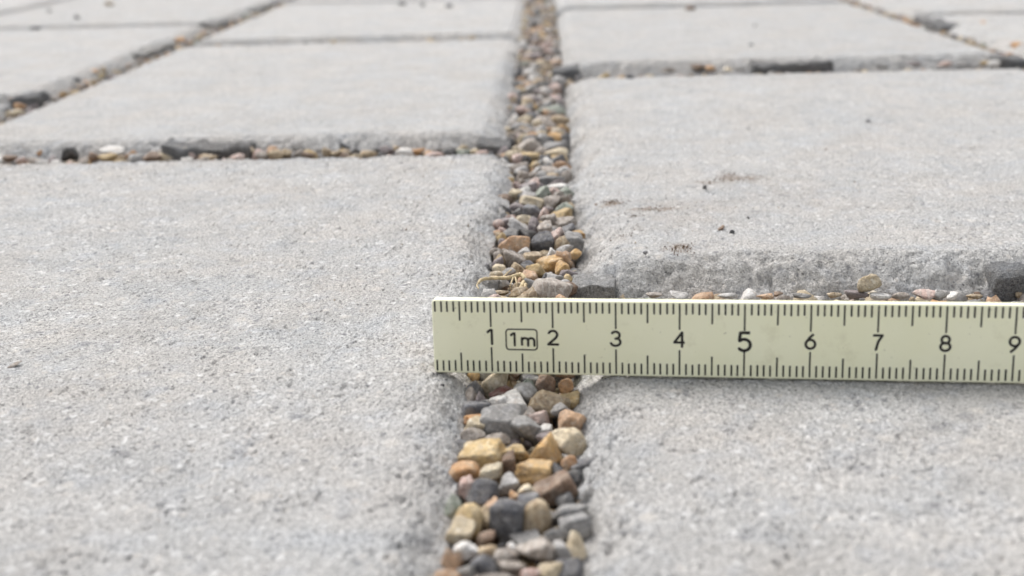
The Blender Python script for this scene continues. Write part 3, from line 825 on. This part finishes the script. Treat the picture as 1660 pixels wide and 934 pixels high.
def straw(name, rows, z, r0, r1, wob=0.01):
    p = smooth_pts(path(rows, z)) - anchor
    p += rng.normal(size=p.shape) * wob * 0.3
    v, f = tube(p, np.linspace(r0, r1, len(p)) * 1.4 * (1 + 0.12 * np.sin(np.arange(len(p)) * 1.7)))
    link(name, mesh_np(name, v, f), MAT_STRAW, root)
straw('stalk', [(775, 459), (782, 453), (795, 451), (810, 451), (826, 450), (838, 446), (846, 446), (850, 452), (852, 458)], [-.12, -.1, -.12, -.14, -.14, -.12, -.12, -.16, -.26], 0.022, 0.036)
straw('rootlet', [(849, 457), (846, 463), (843, 469), (846, 472)], [-.18, -.2, -.26, -.3], 0.03, 0.02)
straw('rootlet', [(852, 461), (851, 468), (851, 478)], [-.2, -.24, -.3], 0.03, 0.022)
straw('rootlet', [(832, 450), (829, 458), (827, 464), (828, 467)], [-.14, -.16, -.22, -.26], 0.012, 0.007)
straw('rootlet', [(835, 449), (837, 457), (838, 466)], [-.14, -.16, -.25], 0.014, 0.007)
straw('rootlet', [(812, 452), (818, 447), (824, 441), (829, 437)], [-.14, -.12, -.1, -.14], 0.014, 0.008)
straw('rootlet', [(775, 459), (773, 463), (776, 468)], [-.12, -.1, -.1], 0.012, 0.008)

# ------------------------------------------------------------------ the folding rule, standing on its edge across the joint
RX = np.array([0.99250911, -0.12154632, 0.01233521])
RDN = np.array([0.00385148, -0.06978751, -0.99755444])
RN = np.cross(RX, RDN)
if RN[1] < 0: RN = -RN                                     # points away from the camera
RDN = np.cross(RN, RX)
_P0 = {}
def ruler_origin():
    # top of the tick row at 0 cm: fitted position relative to the camera
    q = np.array([-1.34185882, 0.19912946, 19.80576392])    # 1 cm = 1st tick
    return np.array([0, 0, CAM_H]) + (q[0] * _R + q[1] * _D + q[2] * _F)
RO = ruler_origin()
W_T = 1.182                                                # between the two rows of ticks
def rp(u, v, n=0.0):                                       # u along (cm reading), v down the face, n behind the face
    return RO + RX * u + RDN * v + RN * n
THK = 0.19
U0, U1, V0, V1 = 0.045, 11.6, -0.012, W_T + 0.03
rule_base = rp(5.8, V1, THK / 2)
rule = bpy.data.objects.new('folding_rule', None); COL.objects.link(rule)
rule.location = rule_base * CM
rule['label'] = 'pale yellow folding rule with black centimetre scale standing on edge across the joint'
rule['category'] = 'ruler'
RB = Matrix((( RX[0], RN[0], -RDN[0]), (RX[1], RN[1], -RDN[1]), (RX[2], RN[2], -RDN[2])))
rule.rotation_euler = RB.to_euler()
def loc(u, v, n): return ((u - 5.8) * CM, (n - THK / 2) * CM, (V1 - v) * CM)    # in the rule's own axes
def rule_body():
    bm = bmesh.new()
    rad, seg = 0.07, 5
    prof = []
    for cx_, cz_, a0 in ((U1 - rad, V0 + rad, 0), (U0 + rad, V0 + rad, 90), (U0 + rad, V1 - rad, 180), (U1 - rad, V1 - rad, 270)):
        for k in range(seg + 1):
            a = math.radians(a0 + 90 * k / seg)
            prof.append((cx_ + rad * math.cos(a), cz_ - rad * math.sin(a)))
    fr = [bm.verts.new(loc(u, v, 0)) for u, v in prof]
    bk = [bm.verts.new(loc(u, v, THK)) for u, v in prof]
    n = len(prof)
    bm.faces.new(fr); bm.faces.new(bk[::-1])
    for i in range(n): bm.faces.new((fr[(i + 1) % n], fr[i], bk[i], bk[(i + 1) % n]))
    bmesh.ops.recalc_face_normals(bm, faces=bm.faces[:])
    ed = [e for e in bm.edges if len({round(v.co.y, 6) for v in e.verts}) == 1]
    bmesh.ops.bevel(bm, geom=ed, offset=0.022 * CM, segments=3, affect='EDGES', profile=0.5)
    me = bpy.data.meshes.new('blade')
    for f in bm.faces: f.smooth = len(f.verts) == 4
    bm.to_mesh(me); bm.free()
    return me
link('blade', rule_body(), MAT_RULER, rule)
PR = -0.0025                                               # print lies a hair proud of the face
def quads(name, rects, **props):
    v, f = [], []
    for u0, v0, u1, v1 in rects:
        b = len(v)
        v += [loc(u0, v1, PR), loc(u1, v1, PR), loc(u1, v0, PR), loc(u0, v0, PR)]
        f.append((b, b + 1, b + 2, b + 3))
    me = bpy.data.meshes.new(name); me.from_pydata(v, [], f)
    return link(name, me, MAT_PRINT, rule, **props)
top, bot = [], []
tops = lambda i: 0.435 if i % 10 == 0 else 0.335 if i % 5 == 0 else 0.188
bots = lambda i: 0.415 if i % 10 == 0 else 0.32 if i % 5 == 0 else 0.188
for i in range(1, 115):
    hw = 0.0145 if i % 5 else 0.0135
    jit = rng.normal() * 0.002
    top.append((i / 10 - hw + jit, 0.012, i / 10 + hw + jit, tops(i) + rng.normal() * 0.004))
    bot.append((i / 10 - hw + jit, W_T - bots(i) + rng.normal() * 0.004, i / 10 + hw + jit, W_T - 0.008))
quads('tick_marks', top)
quads('tick_marks', bot)

def stroke_mesh(lines, wd, u, v, sc):
    """pen-stroke glyph: polylines in a 0..1 box (x right, y down), drawn as a flat ribbon with round joints"""
    bm = bmesh.new()
    layer = 0
    for pl in lines:
        P = np.array(pl, float) * sc
        for i in range(len(P) - 1):
            a, b = P[i], P[i + 1]; d = (b - a) / (np.linalg.norm(b - a) + 1e-9); nrm = np.array([-d[1], d[0]]) * wd / 2
            layer += 1
            z = PR - 0.00006 * layer
            q = [a + nrm, b + nrm, b - nrm, a - nrm]
            bm.faces.new([bm.verts.new(loc(u + x, v + y, z)) for x, y in q])
            layer += 1
            z = PR - 0.00006 * layer
            bm.faces.new([bm.verts.new(loc(u + b[0] + wd / 2 * math.cos(t), v + b[1] + wd / 2 * math.sin(t), z)) for t in np.linspace(0, 2 * math.pi, 9)[:-1]])
    bmesh.ops.recalc_face_normals(bm, faces=bm.faces[:])
    me = bpy.data.meshes.new('numeral'); bm.to_mesh(me); bm.free()
    return me
def arc(cx, cy, rx, ry, a0, a1, n=14):
    return [(cx + rx * math.cos(math.radians(a)), cy + ry * math.sin(math.radians(a))) for a in np.linspace(a0, a1, n)]
GLYPH = {   # x -0.35..0.35, y 0 (top)..1
 '1': [[(-0.28, 0.2), (-0.05, 0.0), (0.06, 0.0), (0.06, 1.0)]],
 '2': [arc(0, 0.27, 0.3, 0.27, 190, 375) + [(0.2, 0.5), (-0.33, 0.97), (0.35, 0.97)]],
 '3': [arc(-0.02, 0.25, 0.28, 0.25, 200, 450)[:14] , arc(-0.02, 0.73, 0.33, 0.27, 270, 520)],
 '4': [[(0.34, 0.7), (-0.36, 0.7), (0.16, 0.0), (0.16, 1.0)]],
 '5': [[(0.28, 0.0), (-0.22, 0.0), (-0.27, 0.43)] + arc(-0.02, 0.68, 0.33, 0.32, 225, 500)],
 '6': [[(0.2, 0.0), (-0.02, 0.2), (-0.24, 0.5)] + arc(0, 0.69, 0.31, 0.31, 190, 560)],
 '7': [[(-0.3, 0.02), (0.31, 0.02), (0.05, 0.45), (-0.08, 1.0)]],
 '8': [arc(0, 0.25, 0.25, 0.25, 90, 450, 20), arc(0, 0.73, 0.31, 0.27, 270, 630, 20)],
 '9': [arc(0, 0.31, 0.31, 0.31, 10, 380) + [(0.24, 0.5), (0.02, 0.8), (-0.2, 1.0)]],
 '0': [arc(0, 0.5, 0.28, 0.5, 0, 360, 24)],
 'm': [[(-0.5, 1.0), (-0.5, 0.38)], arc(-0.25, 0.6, 0.25, 0.22, 180, 360, 10) + [(0.0, 1.0)], arc(0.25, 0.6, 0.25, 0.22, 180, 360, 10) + [(0.5, 1.0)]],
}
for k in range(1, 12):
    big = k == 5
    sc = 0.29 if big else 0.232
    v = 0.595 - sc / 2 + (0.02 if big else 0.0)
    for j, ch_ in enumerate(str(k)):
        off = (j - (len(str(k)) - 1) / 2) * sc * 0.8
        me = stroke_mesh(GLYPH[ch_], 0.05 if big else 0.04, k + off, v, sc)
        link('numeral', me, MAT_PRINT, rule)
# the box that says 1 m
bx0, bx1, by0, by1, lw, rr = 1.245, 1.745, 0.462, 0.80, 0.022, 0.05
ln = [(bx0 + rr, by0)] + [(bx1 - rr, by0)] + arc(bx1 - rr, by0 + rr, rr, rr, 270, 360, 5)[1:] + arc(bx1 - rr, by1 - rr, rr, rr, 0, 90, 5) + arc(bx0 + rr, by1 - rr, rr, rr, 90, 180, 5) + arc(bx0 + rr, by0 + rr, rr, rr, 180, 270, 5)
link('unit_box', stroke_mesh([ln], lw, 0, 0, 1.0), MAT_PRINT, rule)
link('numeral', stroke_mesh(GLYPH['1'], 0.038, 1.37, 0.53, 0.20), MAT_PRINT, rule)
link('unit_letter', stroke_mesh(GLYPH['m'], 0.038, 1.60, 0.53, 0.20), MAT_PRINT, rule)
